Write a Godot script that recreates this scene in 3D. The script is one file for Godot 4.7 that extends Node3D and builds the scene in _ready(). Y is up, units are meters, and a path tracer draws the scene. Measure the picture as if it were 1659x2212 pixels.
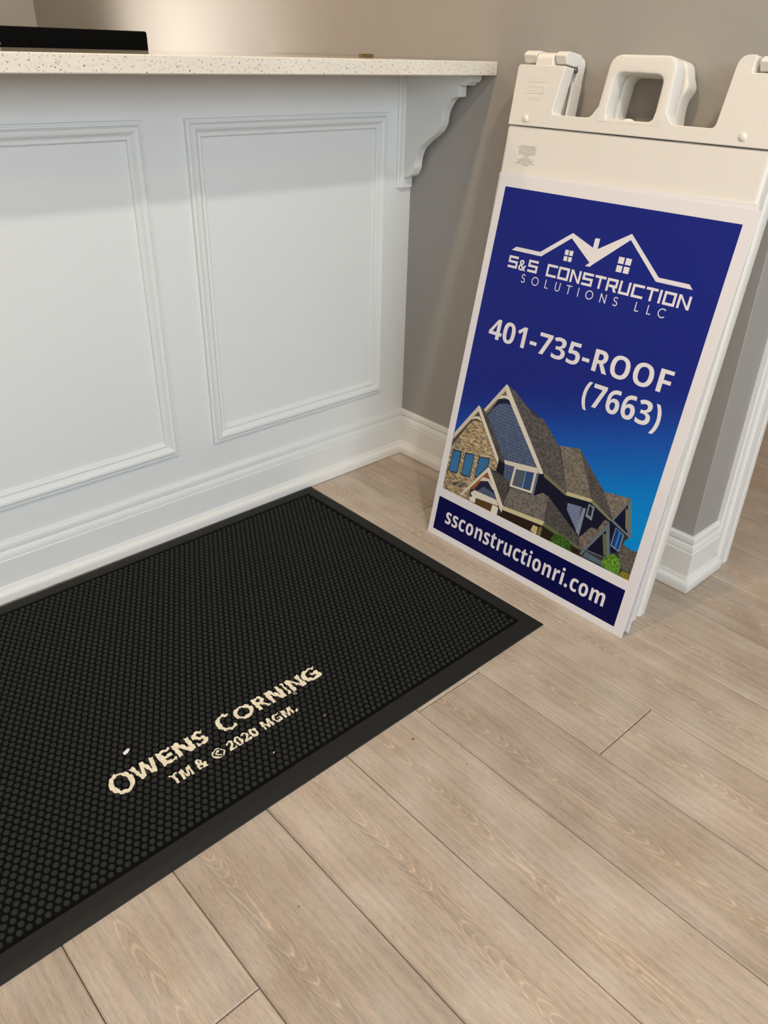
extends Node3D
# y up, metres. x = 0 / z = 0 are the faces of the shoe mouldings where the desk front meets the grey wall; +z comes towards the viewer.

const WALL_X := 0.03
const PANEL_Z := -0.03
const TOP_Y := 1.116
var M := {}
var rng := RandomNumberGenerator.new()

# ---------------------------------------------------------------- geometry helpers
# A solid is a PackedVector3Array of triangle corners, counter-clockwise seen from outside.
func outward(t: PackedVector3Array) -> PackedVector3Array:
	var v := 0.0
	for i in range(0, t.size(), 3):
		v += t[i].dot(t[i + 1].cross(t[i + 2]))
	if v < 0.0:
		for i in range(0, t.size(), 3):
			var k := t[i + 1]
			t[i + 1] = t[i + 2]
			t[i + 2] = k
	return t

func moved(t: PackedVector3Array, x: Transform3D) -> PackedVector3Array:
	return outward(x * t)

func joined(list: Array) -> PackedVector3Array:
	var r := PackedVector3Array()
	for t in list:
		r.append_array(t)
	return r

func to_mesh(t: PackedVector3Array, uv = null, crease := 36.0) -> ArrayMesh:
	var n := t.size() / 3
	var fn := PackedVector3Array()
	fn.resize(n)
	var at := {}
	for f in n:
		fn[f] = (t[f * 3 + 1] - t[f * 3]).cross(t[f * 3 + 2] - t[f * 3])
		for k in 3:
			var key := Vector3i((t[f * 3 + k] * 50000.0).round())
			if not at.has(key):
				at[key] = PackedInt32Array()
			at[key].append(f)
	var vs := PackedVector3Array()
	var ns := PackedVector3Array()
	var us := PackedVector2Array()
	var limit := cos(deg_to_rad(crease))
	for f in n:
		var own := fn[f].normalized()
		for k in [0, 2, 1]:
			var p: Vector3 = t[f * 3 + k]
			var s := Vector3.ZERO
			for g in at[Vector3i((p * 50000.0).round())]:
				if fn[g].normalized().dot(own) > limit:
					s += fn[g]
			s = s.normalized() if s.length_squared() > 1e-24 else own
			if s == Vector3.ZERO:
				s = Vector3.UP
			vs.append(p)
			ns.append(s)
			us.append(uv.call(p, own) if uv != null else Vector2(p.x + p.z * 0.7, p.y + p.z * 0.3))
	var a := []
	a.resize(Mesh.ARRAY_MAX)
	a[Mesh.ARRAY_VERTEX] = vs
	a[Mesh.ARRAY_NORMAL] = ns
	a[Mesh.ARRAY_TEX_UV] = us
	var m := ArrayMesh.new()
	m.add_surface_from_arrays(Mesh.PRIMITIVE_TRIANGLES, a)
	return m

func inset(p: PackedVector2Array, d: float) -> PackedVector2Array:
	var r := PackedVector2Array()
	var area := 0.0
	var n := p.size()
	for i in n:
		area += p[i].cross(p[(i + 1) % n])
	var sgn := 1.0 if area > 0.0 else -1.0
	for i in n:
		var a := (p[i] - p[(i + n - 1) % n]).normalized()
		var b := (p[(i + 1) % n] - p[i]).normalized()
		var na := Vector2(-a.y, a.x) * sgn
		var nb := Vector2(-b.y, b.x) * sgn
		var m := (na + nb).normalized()
		r.append(p[i] + m * d / maxf(0.5, m.dot(na)))
	return r

# polygon in x, y pushed along z from z0 to z1, both rims chamfered by c
func prism(p: PackedVector2Array, z0: float, z1: float, c := 0.0, c0 := -1.0) -> PackedVector3Array:
	if c0 < 0.0:
		c0 = c
	var t := PackedVector3Array()
	var n := p.size()
	var rings := []
	if c0 > 0.0:
		rings.append([inset(p, c0), z0])
	rings.append([p, z0 + c0])
	rings.append([p, z1 - c])
	if c > 0.0:
		rings.append([inset(p, c), z1])
	for k in rings.size() - 1:
		var a: PackedVector2Array = rings[k][0]
		var b: PackedVector2Array = rings[k + 1][0]
		for i in n:
			var j := (i + 1) % n
			var a0 := Vector3(a[i].x, a[i].y, rings[k][1])
			var a1 := Vector3(a[j].x, a[j].y, rings[k][1])
			var b0 := Vector3(b[i].x, b[i].y, rings[k + 1][1])
			var b1 := Vector3(b[j].x, b[j].y, rings[k + 1][1])
			t.append_array([a0, a1, b1, a0, b1, b0])
	var area := 0.0
	for i in n:
		area += p[i].cross(p[(i + 1) % n])
	for e in [0, rings.size() - 1]:
		var q: PackedVector2Array = rings[e][0]
		var idx := cap(q)
		for i in range(0, idx.size(), 3):
			var a2 := q[idx[i]]
			var b2 := q[idx[i + 1]]
			var c2 := q[idx[i + 2]]
			var ccw := (b2 - a2).cross(c2 - a2) > 0.0
			# for a counter-clockwise polygon the walls above face outwards: bottom cap looks to -z, top cap to +z
			var up: bool = (e != 0) == (area > 0.0)
			if ccw != up:
				var k2 := b2
				b2 = c2
				c2 = k2
			var z: float = rings[e][1]
			t.append_array([Vector3(a2.x, a2.y, z), Vector3(b2.x, b2.y, z), Vector3(c2.x, c2.y, z)])
	return outward(t)

func cap(p: PackedVector2Array) -> PackedInt32Array:
	var big := PackedVector2Array()
	for q in p:
		big.append(q * 1000.0)
	var idx := Geometry2D.triangulate_polygon(big)
	if idx.is_empty():
		print("no cap for ", p.size(), " corners from ", p[0])
	return idx

# a ring between two outlines with the same number of corners
func ring(o: PackedVector2Array, h: PackedVector2Array, z0: float, z1: float, c: float) -> PackedVector3Array:
	var t := PackedVector3Array()
	var n := o.size()
	var lo := [[inset(o, c), z0], [o, z0 + c], [o, z1 - c], [inset(o, c), z1], [inset(h, -c), z1], [h, z1 - c], [h, z0 + c], [inset(h, -c), z0]]
	for k in 8:
		var a: PackedVector2Array = lo[k][0]
		var b: PackedVector2Array = lo[(k + 1) % 8][0]
		var za: float = lo[k][1]
		var zb: float = lo[(k + 1) % 8][1]
		for i in n:
			var j := (i + 1) % n
			t.append_array([Vector3(a[i].x, a[i].y, za), Vector3(a[j].x, a[j].y, za), Vector3(b[j].x, b[j].y, zb)])
			t.append_array([Vector3(a[i].x, a[i].y, za), Vector3(b[j].x, b[j].y, zb), Vector3(b[i].x, b[i].y, zb)])
	return outward(t)

func box(lo: Vector3, hi: Vector3, c := 0.0) -> PackedVector3Array:
	var p := PackedVector2Array([Vector2(lo.x, lo.y), Vector2(hi.x, lo.y), Vector2(hi.x, hi.y), Vector2(lo.x, hi.y)])
	if c <= 0.0:
		return prism(p, lo.z, hi.z)
	var q := PackedVector2Array([Vector2(lo.x + c, lo.y), Vector2(hi.x - c, lo.y), Vector2(hi.x, lo.y + c), Vector2(hi.x, hi.y - c), Vector2(hi.x - c, hi.y), Vector2(lo.x + c, hi.y), Vector2(lo.x, hi.y - c), Vector2(lo.x, lo.y + c)])
	return prism(q, lo.z, hi.z, c * 0.99)

# rounded outline: corners given with a radius each
func rounded(p: Array, steps := 5) -> PackedVector2Array:
	var r := PackedVector2Array()
	var n := p.size()
	for i in n:
		var c := Vector2(p[i][0], p[i][1])
		var rad: float = p[i][2]
		if rad <= 0.0:
			r.append(c)
			continue
		var a := (Vector2(p[(i + n - 1) % n][0], p[(i + n - 1) % n][1]) - c).normalized()
		var b := (Vector2(p[(i + 1) % n][0], p[(i + 1) % n][1]) - c).normalized()
		for k in steps + 1:
			var w := float(k) / steps
			var u := (1.0 - w) * (1.0 - w)
			var v := 2.0 * w * (1.0 - w)
			r.append((c + a * rad) * u + c * v + (c + b * rad) * w * w)
	return r

# closed profile (d = out from the wall, y) run along a straight line; miter > 0 lengthens, < 0 shortens with d
func run(profile: PackedVector2Array, from: Vector3, to: Vector3, out: Vector3, up: Vector3, miter0 := 0.0, miter1 := 0.0) -> PackedVector3Array:
	var t := PackedVector3Array()
	var dir := (to - from).normalized()
	var n := profile.size()
	var a := PackedVector3Array()
	var b := PackedVector3Array()
	for q in profile:
		a.append(from + out * q.x + up * q.y - dir * q.x * miter0)
		b.append(to + out * q.x + up * q.y + dir * q.x * miter1)
	for i in n:
		var j := (i + 1) % n
		t.append_array([a[i], a[j], b[j], a[i], b[j], b[i]])
	var flip := (a[1] - a[0]).cross(b[0] - a[0])
	var idx := cap(profile)
	var turned := 0.0
	for i in n:
		turned += profile[i].cross(profile[(i + 1) % n])
	var handed := out.cross(up).dot(dir) > 0.0
	for i in range(0, idx.size(), 3):
		var x := idx[i]
		var y := idx[i + 1]
		var z := idx[i + 2]
		if ((profile[y] - profile[x]).cross(profile[z] - profile[x]) > 0.0) != (turned > 0.0):
			y = idx[i + 2]
			z = idx[i + 1]
		t.append_array([a[x], a[z], a[y], b[x], b[y], b[z]])
	return outward(t)

# closed profile (w = inwards from the outer edge, d = out of the plane) mitred round a rectangle in x, y
func frame(profile: PackedVector2Array, lo: Vector2, hi: Vector2, z: float) -> PackedVector3Array:
	var t := PackedVector3Array()
	var n := profile.size()
	for i in n:
		var p := profile[i]
		var q := profile[(i + 1) % n]
		var a := [Vector3(lo.x + p.x, lo.y + p.x, z + p.y), Vector3(hi.x - p.x, lo.y + p.x, z + p.y), Vector3(hi.x - p.x, hi.y - p.x, z + p.y), Vector3(lo.x + p.x, hi.y - p.x, z + p.y)]
		var b := [Vector3(lo.x + q.x, lo.y + q.x, z + q.y), Vector3(hi.x - q.x, lo.y + q.x, z + q.y), Vector3(hi.x - q.x, hi.y - q.x, z + q.y), Vector3(lo.x + q.x, hi.y - q.x, z + q.y)]
		for k in 4:
			var j := (k + 1) % 4
			t.append_array([a[k], a[j], b[j], a[k], b[j], b[k]])
	return outward(t)

# profile of (radius, height) turned about y
func lathe(p: PackedVector2Array, seg := 20) -> PackedVector3Array:
	var t := PackedVector3Array()
	for i in p.size() - 1:
		for k in seg:
			var a := TAU * k / seg
			var b := TAU * (k + 1) / seg
			var ca := Vector3(cos(a), 0, sin(a))
			var cb := Vector3(cos(b), 0, sin(b))
			var p0 := ca * p[i].x + Vector3.UP * p[i].y
			var p1 := cb * p[i].x + Vector3.UP * p[i].y
			var p2 := cb * p[i + 1].x + Vector3.UP * p[i + 1].y
			var p3 := ca * p[i + 1].x + Vector3.UP * p[i + 1].y
			if p[i].x > 1e-7:
				t.append_array([p0, p1, p2])
			if p[i + 1].x > 1e-7:
				t.append_array([p0, p2, p3])
	return outward(t)

func dome(at: Vector3, axis: Vector3, r: float, h: float) -> PackedVector3Array:
	var p := PackedVector2Array([Vector2(0, -h * 0.3)])
	p.append(Vector2(r, -h * 0.3))
	for k in 6:
		var a := PI / 2 * k / 5.0
		p.append(Vector2(r * cos(a), h * sin(a)))
	p[p.size() - 1].x = 0.0
	var side := axis.cross(Vector3(0.3, 0.9, 0.2)).normalized()
	return moved(lathe(p, 18), Transform3D(Basis(side, axis, side.cross(axis)), at))

# ---------------------------------------------------------------- object helpers
var taken := {}
func numbered(called: String) -> String:
	taken[called] = taken.get(called, -1) + 1
	return called if taken[called] == 0 else "%s_%03d" % [called, taken[called]]

func obj(called: String, mesh: Mesh, mat: Material, parent: Node = null) -> MeshInstance3D:
	var o := MeshInstance3D.new()
	o.name = numbered(called) if parent == null else called
	if parent != null and parent.has_node(called):
		var k := 1
		while parent.has_node("%s_%03d" % [called, k]):
			k += 1
		o.name = "%s_%03d" % [called, k]
	o.mesh = mesh
	o.material_override = mat
	(self if parent == null else parent).add_child(o, true)
	return o

func part(called: String, t: PackedVector3Array, mat: Material, parent: Node = null) -> MeshInstance3D:
	var crease := 22.0 if called.begins_with("baseboard") or called.begins_with("shoe") or called.begins_with("trim") else 36.0
	return obj(called, to_mesh(t, null, crease), mat, parent)

func thing(called: String, label: String, category: String, at: Transform3D, group := "") -> Node3D:
	var o := Node3D.new()
	o.name = numbered(called)
	o.transform = at
	add_child(o, true)
	return tag(o, label, category, group)

func tag(o: Node3D, label: String, category := "", group := "") -> Node3D:
	o.set_meta("label", label)
	if category:
		o.set_meta("category", category)
	if group:
		o.set_meta("group", group)
	return o

func struct(called: String, t: PackedVector3Array, mat: Material, label := "") -> MeshInstance3D:
	var o := part(called, t, mat)
	o.set_meta("kind", "structure")
	if label:
		o.set_meta("label", label)
	return o

func plain(c: Color, rough: float, spec := 0.5, metal := 0.0) -> StandardMaterial3D:
	var m := StandardMaterial3D.new()
	m.albedo_color = c
	m.roughness = rough
	m.metallic_specular = spec
	m.metallic = metal
	return m

func noise(freq: float, seed_: int, oct := 3) -> FastNoiseLite:
	var n := FastNoiseLite.new()
	n.seed = seed_
	n.noise_type = FastNoiseLite.TYPE_SIMPLEX_SMOOTH
	n.frequency = freq
	n.fractal_octaves = oct
	return n

func painted(tone: Color, rough: float, grain: float) -> StandardMaterial3D:
	# rolled or brushed paint: a faint orange-peel relief and a barely uneven tone
	var m := plain(tone, rough)
	var nt := NoiseTexture2D.new()
	nt.width = 256
	nt.height = 256
	nt.seamless = true
	nt.noise = noise(0.09, 5, 3)
	m.heightmap_enabled = true
	m.heightmap_texture = nt
	m.heightmap_scale = grain
	m.uv1_triplanar = true
	m.uv1_world_triplanar = true
	m.uv1_scale = Vector3.ONE * 9.0
	return m

# ---------------------------------------------------------------- pictures: filling polygons and lettering into an Image
func fill(im: Image, p: PackedVector2Array, c: Color, shade = null) -> void:
	var y0 := 1e9
	var y1 := -1e9
	for q in p:
		y0 = minf(y0, q.y)
		y1 = maxf(y1, q.y)
	var n := p.size()
	for y in range(maxi(0, int(floor(y0))), mini(im.get_height() - 1, int(ceil(y1))) + 1):
		var xs := PackedFloat32Array()
		var yy := y + 0.5
		for i in n:
			var a := p[i]
			var b := p[(i + 1) % n]
			if (a.y <= yy) != (b.y <= yy):
				xs.append(a.x + (yy - a.y) / (b.y - a.y) * (b.x - a.x))
		xs.sort()
		for k in range(0, xs.size() - 1, 2):
			var xa := maxi(0, int(round(xs[k])))
			var xb := mini(im.get_width(), int(round(xs[k + 1])))
			if xb <= xa:
				continue
			if shade != null:
				for x in range(xa, xb):
					im.set_pixel(x, y, shade.call(x, y, c))
			else:
				im.fill_rect(Rect2i(xa, y, xb - xa, 1), c)

func face(family: String, weight: int) -> SystemFont:
	var f := SystemFont.new()
	f.font_names = PackedStringArray([family])
	f.font_weight = weight
	return f

# lettering as flat triangles, fitted into x0..x1, y0..y1 (y up)
func letters(text: String, font: Font, x0: float, x1: float, y0: float, y1: float, gap := 0.0) -> PackedVector2Array:
	var tm := TextMesh.new()
	tm.font = font
	tm.text = text
	tm.font_size = 96
	tm.pixel_size = 0.01
	tm.depth = 0.0
	tm.curve_step = 0.5
	var a = tm.get_mesh_arrays()
	var v: PackedVector3Array = a[Mesh.ARRAY_VERTEX]
	var idx: PackedInt32Array = a[Mesh.ARRAY_INDEX] if a[Mesh.ARRAY_INDEX] != null else PackedInt32Array(range(v.size()))
	var lo := Vector2(1e9, 1e9)
	var hi := -lo
	for q in v:
		lo = Vector2(minf(lo.x, q.x), minf(lo.y, q.y))
		hi = Vector2(maxf(hi.x, q.x), maxf(hi.y, q.y))
	var r := PackedVector2Array()
	for i in idx:
		r.append(Vector2(remap(v[i].x, lo.x, hi.x, x0, x1), remap(v[i].y, lo.y, hi.y, y0, y1)))
	return r

func print_letters(im: Image, tris: PackedVector2Array, to_px: Callable, c: Color) -> void:
	for i in range(0, tris.size(), 3):
		fill(im, PackedVector2Array([to_px.call(tris[i]), to_px.call(tris[i + 1]), to_px.call(tris[i + 2])]), c)

func stroke(im: Image, pts: Array, w: float, to_px: Callable, c: Color, square := true) -> void:
	for i in pts.size() - 1:
		var a: Vector2 = pts[i]
		var b: Vector2 = pts[i + 1]
		var d := (b - a).normalized()
		var e := d * w / 2 if square else Vector2.ZERO
		var s := Vector2(-d.y, d.x) * w / 2
		fill(im, PackedVector2Array([to_px.call(a - e + s), to_px.call(b + e + s), to_px.call(b + e - s), to_px.call(a - e - s)]), c)

# ---------------------------------------------------------------- the scene
func _ready() -> void:
	rng.seed = 11
	camera_and_light()
	materials()
	room()
	desk()
	worktop()
	mat()
	sign_stand()
	boards()
	small_things()

func camera_and_light() -> void:
	var cam := Camera3D.new()
	cam.name = "camera"
	cam.position = Vector3(-1.6192, 1.12995, 1.66354)
	cam.rotation_order = EULER_ORDER_YXZ
	cam.rotation_degrees = Vector3(-30.26679, -43.0733, 1.62058)
	cam.fov = 65.969
	cam.near = 0.02
	cam.far = 60.0
	add_child(cam)
	cam.current = true
	var e := Environment.new()
	e.background_mode = Environment.BG_SKY
	var sky := Sky.new()
	var sm := ProceduralSkyMaterial.new()
	sm.sky_top_color = Color(0.72, 0.82, 0.98)
	sm.sky_horizon_color = Color(0.92, 0.96, 1.0)
	sm.ground_bottom_color = Color(0.45, 0.45, 0.43)
	sm.ground_horizon_color = Color(0.75, 0.77, 0.78)
	sm.sky_energy_multiplier = 1.5
	sky.sky_material = sm
	e.sky = sky
	e.tonemap_mode = Environment.TONE_MAPPER_LINEAR
	e.tonemap_exposure = 1.0
	e.sdfgi_enabled = true
	e.ssao_enabled = true
	e.ssil_enabled = true
	var we := WorldEnvironment.new()
	we.name = "environment"
	we.environment = e
	add_child(we)
	# daylight through the big front window behind the viewer
	var day := AreaLight3D.new()
	day.name = "window_daylight"
	day.position = Vector3(-2.2, 1.95, 4.97)
	day.area_size = Vector2(3.5, 1.25)
	day.area_normalize_energy = true
	day.light_color = Color(0.91, 0.965, 1.0)
	day.light_energy = 10.2
	day.area_range = 20.0
	day.shadow_enabled = true
	add_child(day)
	# recessed ceiling lamps
	downlight(Vector3(-1.6, 2.7, 0.65), 1.6, Color(1.0, 0.88, 0.72), "above the left half of the rubber mat")
	downlight(Vector3(-1.0, 2.7, 1.95), 1.9, Color(1.0, 0.96, 0.9), "above the bare planks in front of the mat")
	downlight(Vector3(-2.4, 2.7, 2.6), 1.0, Color(1.0, 0.88, 0.72), "nearest the front window")
	downlight(Vector3(1.7, 2.7, -0.3), 1.2, Color(1.0, 0.84, 0.64), "in the room past the cased opening")
	downlight(Vector3(-0.45, 2.7, -1.25), 2.0, Color(1.0, 0.87, 0.72), "over the work desk behind the counter")

func downlight(at: Vector3, energy: float, tone: Color, where: String) -> void:
	var t := thing("ceiling_light", "round recessed ceiling lamp " + where, "ceiling light", Transform3D(Basis(), at), "recessed ceiling lamps")
	part("trim_ring", lathe(PackedVector2Array([Vector2(0.062, 0.0), Vector2(0.062, -0.004), Vector2(0.085, -0.006), Vector2(0.092, 0.0), Vector2(0.062, 0.0)]), 32), plain(Color(0.93, 0.93, 0.92), 0.5), t)
	var lens := plain(Color(0.95, 0.95, 0.93), 0.6)
	lens.emission_enabled = true
	lens.emission = tone
	lens.emission_energy_multiplier = 3.0
	part("lamp_lens", lathe(PackedVector2Array([Vector2(0, 0), Vector2(0.062, 0.0), Vector2(0.062, -0.002), Vector2(0, -0.002)]), 32), lens, t)
	var l := SpotLight3D.new()
	l.name = "lamp_light"
	l.position = Vector3(0, -0.03, 0)
	l.rotation_degrees = Vector3(-90, 0, 0)
	l.spot_angle = 78.0
	l.spot_angle_attenuation = 0.6
	l.spot_range = 14.0
	l.spot_attenuation = 2.0
	l.light_color = tone
	l.light_energy = energy
	l.light_size = 0.055
	l.shadow_enabled = true
	t.add_child(l)

func materials() -> void:
	M.wall = painted(Color8(163, 159, 153), 0.7, 0.012)
	M.panel = painted(Color8(234, 234, 231), 0.38, 0.006)
	M.trim = painted(Color8(236, 234, 230), 0.35, 0.004)
	M.ceiling = painted(Color8(238, 237, 234), 0.9, 0.02)
	M.plastic = plain(Color8(231, 227, 220), 0.42)
	M.board = plain(Color8(227, 224, 227), 0.5)
	M.rubber = plain(Color8(42, 43, 41), 0.75, 0.25)
	M.rubber_edge = plain(Color8(34, 34, 33), 0.6, 0.3)
	M.black = plain(Color8(4, 4, 4), 0.6, 0.2)
	M.steel = plain(Color8(150, 150, 148), 0.28, 0.5, 1.0)
	M.brass = plain(Color8(150, 132, 88), 0.25, 0.5, 1.0)
	M.oak = plain(Color8(150, 118, 88), 0.5)
	M.glass = plain(Color(1, 1, 1, 0.06), 0.02)
	M.glass.transparency = BaseMaterial3D.TRANSPARENCY_ALPHA
	# speckled quartz
	var im := Image.create(1024, 1024, false, Image.FORMAT_RGB8)
	var base := Color8(226, 218, 204)
	im.fill(base)
	for i in 4600:
		var kind := rng.randf()
		var c := base.lerp(Color8(205, 202, 196), rng.randf()) if kind < 0.45 else Color8(172, 164, 152).lerp(Color8(196, 188, 176), rng.randf()) if kind < 0.72 else Color8(96, 96, 98).lerp(Color8(140, 134, 126), rng.randf()) if kind < 0.94 else Color8(58, 60, 62)
		var r := rng.randf_range(2.0, 7.0) if kind < 0.45 else rng.randf_range(1.2, 3.7)
		var at := Vector2(rng.randf() * 1024, rng.randf() * 1024)
		var p := PackedVector2Array()
		for k in 7:
			p.append(at + Vector2.from_angle(TAU * k / 7.0) * r * rng.randf_range(0.5, 1.3))
		fill(im, p, c)
	M.quartz = plain(Color.WHITE, 0.07)
	M.quartz.albedo_texture = ImageTexture.create_from_image(im)
	M.quartz.uv1_triplanar = true
	M.quartz.uv1_world_triplanar = true
	M.quartz.uv1_scale = Vector3.ONE * 2.6
	wood()

# four planks' worth of limed oak: straight pores, with nested cathedral arches along the heart of each board
func wood() -> void:
	M.wood = []
	var w := 256
	var h := 2048
	for variant in 4:
		var warp := noise(0.0026, 20 + variant, 2).get_image(w, h)
		var streak := noise(0.06, 40 + variant, 4).get_image(w, 48)
		streak.resize(w, h, Image.INTERPOLATE_CUBIC)
		var fine := noise(0.36, 60 + variant, 2).get_image(w, 230)
		fine.resize(w, h, Image.INTERPOLATE_CUBIC)
		var mottle := noise(0.006, 80 + variant, 2).get_image(w, h)
		var wd := warp.get_data()
		var sd := streak.get_data()
		var fd := fine.get_data()
		var md := mottle.get_data()
		var out := PackedByteArray()
		out.resize(w * h * 3)
		var heart: float = [0.52, 0.38, 0.62, 0.45][variant]
		var knot: float = [0.30, 0.72, 0.55, 0.16][variant]
		var i := 0
		for y in h:
			var v := float(y) / h
			var along := absf(v - knot)
			var centre := heart + 0.06 * sin(v * 7.0 + variant)
			var spread := 0.10 + 0.16 * sin(v * 5.0 + variant * 2.0) * sin(v * 5.0 + variant * 2.0)
			for x in w:
				var u := float(x) / w - centre
				var wv := wd[i] / 255.0 - 0.5
				# parabolic rings running out from the knot
				var d := u * u * 62.0 - along * 13.0 + wv * 1.1
				var f := d * 3.6
				f -= floor(f)
				var line := clampf(1.0 - absf(f - 0.5) * 6.5, 0.0, 1.0)
				var heartwood := clampf(1.25 - absf(u) / spread, 0.0, 1.0)
				var st := sd[i] / 255.0 - 0.5
				var fi := fd[i] / 255.0 - 0.5
				var mo := md[i] / 255.0 - 0.5
				var tone := 1.0 + st * 0.15 + mo * 0.10 + fi * 0.11 - heartwood * 0.03 + line * heartwood * (0.13 + fi * 0.28)
				if fi < -0.2:
					tone -= 0.035
				var warmth := 0.994 + mo * 0.03 - st * 0.03 - heartwood * 0.008
				out[i * 3] = clampi(int(187.0 * tone), 0, 255)
				out[i * 3 + 1] = clampi(int(173.0 * tone * warmth), 0, 255)
				out[i * 3 + 2] = clampi(int(158.0 * tone * warmth * warmth), 0, 255)
				i += 1
		var tex := ImageTexture.create_from_image(Image.create_from_data(w, h, false, Image.FORMAT_RGB8, out))
		for tint in [Color(1, 1, 1), Color(0.95, 0.945, 0.94)]:
			var m := plain(tint, 0.46, 0.45)
			m.albedo_texture = tex
			M.wood.append(m)

# ---------------------------------------------------------------- the room
func baseboard_profile() -> PackedVector2Array:
	return PackedVector2Array([Vector2(0, 0), Vector2(0.016, 0), Vector2(0.016, 0.1012), Vector2(0.0152, 0.1022), Vector2(0.0128, 0.1026), Vector2(0.0138, 0.1055), Vector2(0.0134, 0.111), Vector2(0.0116, 0.117), Vector2(0.0088, 0.1215), Vector2(0.0060, 0.1240), Vector2(0.0102, 0.1258), Vector2(0.0104, 0.134), Vector2(0.0088, 0.1385), Vector2(0.0055, 0.1412), Vector2(0, 0.1415)])

func shoe_profile() -> PackedVector2Array:
	return PackedVector2Array([Vector2(0.016, 0.0015), Vector2(0.029, 0.0015), Vector2(0.030, 0.004), Vector2(0.030, 0.017), Vector2(0.0292, 0.022), Vector2(0.027, 0.0262), Vector2(0.024, 0.0275), Vector2(0.0196, 0.0279), Vector2(0.0188, 0.033), Vector2(0.0172, 0.038), Vector2(0.016, 0.0395)])

func room() -> void:
	var fl := struct("floor", box(Vector3(-4.2, -0.16, -2.9), Vector3(3.0, -0.012, 5.2)), plain(Color8(120, 108, 96), 0.8), "limed oak plank floor")
	lay_planks(fl)
	struct("ceiling", box(Vector3(-4.2, 2.7, -2.9), Vector3(3.0, 2.85, 5.2)), M.ceiling)
	var wr := struct("wall_right", box(Vector3(WALL_X, -0.012, -2.6), Vector3(0.205, 2.7, 0.99), 0.0015), M.wall, "grey wall beside the reception desk")
	struct("wall_back", box(Vector3(-4.2, -0.012, -2.9), Vector3(3.0, 2.7, -2.48)), M.wall)
	struct("wall_left", box(Vector3(-4.2, -0.012, -2.6), Vector3(-4.0, 2.7, 5.0)), M.wall)
	struct("wall_far", box(Vector3(2.8, -0.012, -2.6), Vector3(3.0, 2.7, 5.0)), M.wall)
	# the wall that turns the corner towards the opening, its cased opening and the header over it
	struct("wall_passage", joined([box(Vector3(0.205, 2.06, 0.86), Vector3(1.16, 2.7, 0.99)), box(Vector3(1.16, -0.012, 0.86), Vector3(2.8, 2.7, 0.99))]), M.wall)
	# window wall behind the viewer
	struct("wall_front", joined([box(Vector3(-4.0, -0.012, 5.0), Vector3(-3.98, 2.7, 5.2)), box(Vector3(-0.4, -0.012, 5.0), Vector3(2.8, 2.7, 5.2)), box(Vector3(-3.98, -0.012, 5.0), Vector3(-0.4, 1.28, 5.2)), box(Vector3(-3.98, 2.62, 5.0), Vector3(-0.4, 2.7, 5.2))]), M.wall)
	var win := struct("window_1", frame(PackedVector2Array([Vector2(0, 0), Vector2(0.05, 0), Vector2(0.05, 0.06), Vector2(0, 0.06)]), Vector2(-3.98, 1.28), Vector2(-0.4, 2.62), 5.06), M.trim)
	for k in 3:
		part("pane", box(Vector3(-3.93 + k * 1.175, 1.33, 5.085), Vector3(-2.795 + k * 1.175, 2.57, 5.091)), M.glass, win)
	for k in 2:
		part("mullion", box(Vector3(-2.795 + k * 1.175, 1.33, 5.06), Vector3(-2.755 + k * 1.175, 2.57, 5.12)), M.trim, win)
	# skirting of the grey wall and of the wall end
	var br := struct("baseboard_right", run(baseboard_profile(), Vector3(WALL_X, 0, PANEL_Z), Vector3(WALL_X, 0, 0.99), Vector3.LEFT, Vector3.UP, -1.0, 1.0), M.trim, "white skirting board along the grey wall")
	part("shoe_moulding", run(shoe_profile(), Vector3(WALL_X, 0, PANEL_Z), Vector3(WALL_X, 0, 0.99), Vector3.LEFT, Vector3.UP, -1.0, 1.0), M.trim, br)
	var bf := struct("baseboard_front", run(baseboard_profile(), Vector3(WALL_X, 0, 0.99), Vector3(0.1475, 0, 0.99), Vector3.BACK, Vector3.UP, 1.0, 0.0), M.trim, "short white skirting return on the wall end")
	part("shoe_moulding", run(shoe_profile(), Vector3(WALL_X, 0, 0.99), Vector3(0.172, 0, 0.99), Vector3.BACK, Vector3.UP, 1.0, 0.0), M.trim, bf)
	# casing of the opening
	var cp := PackedVector2Array([Vector2(0.148, 0.98), Vector2(0.148, 1.001), Vector2(0.151, 1.004), Vector2(0.172, 1.005), Vector2(0.1745, 1.0095), Vector2(0.178, 1.0105), Vector2(0.204, 1.0115), Vector2(0.2065, 1.0095), Vector2(0.2085, 1.0125), Vector2(0.2125, 1.0135), Vector2(0.222, 1.0135), Vector2(0.2265, 1.011), Vector2(0.228, 1.006), Vector2(0.228, 0.86), Vector2(0.205, 0.86), Vector2(0.205, 0.98)])
	var up := Transform3D(Basis(Vector3.RIGHT, Vector3.BACK, Vector3.DOWN), Vector3(0, 2.13, 0))
	var tr := struct("trim_1", moved(prism(cp, 0.0, 2.13), up), M.trim, "white moulded casing at the edge of the opening")
	part("head_casing", box(Vector3(0.228, 2.06, 0.99), Vector3(1.22, 2.13, 1.012), 0.002), M.trim, tr)

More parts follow.
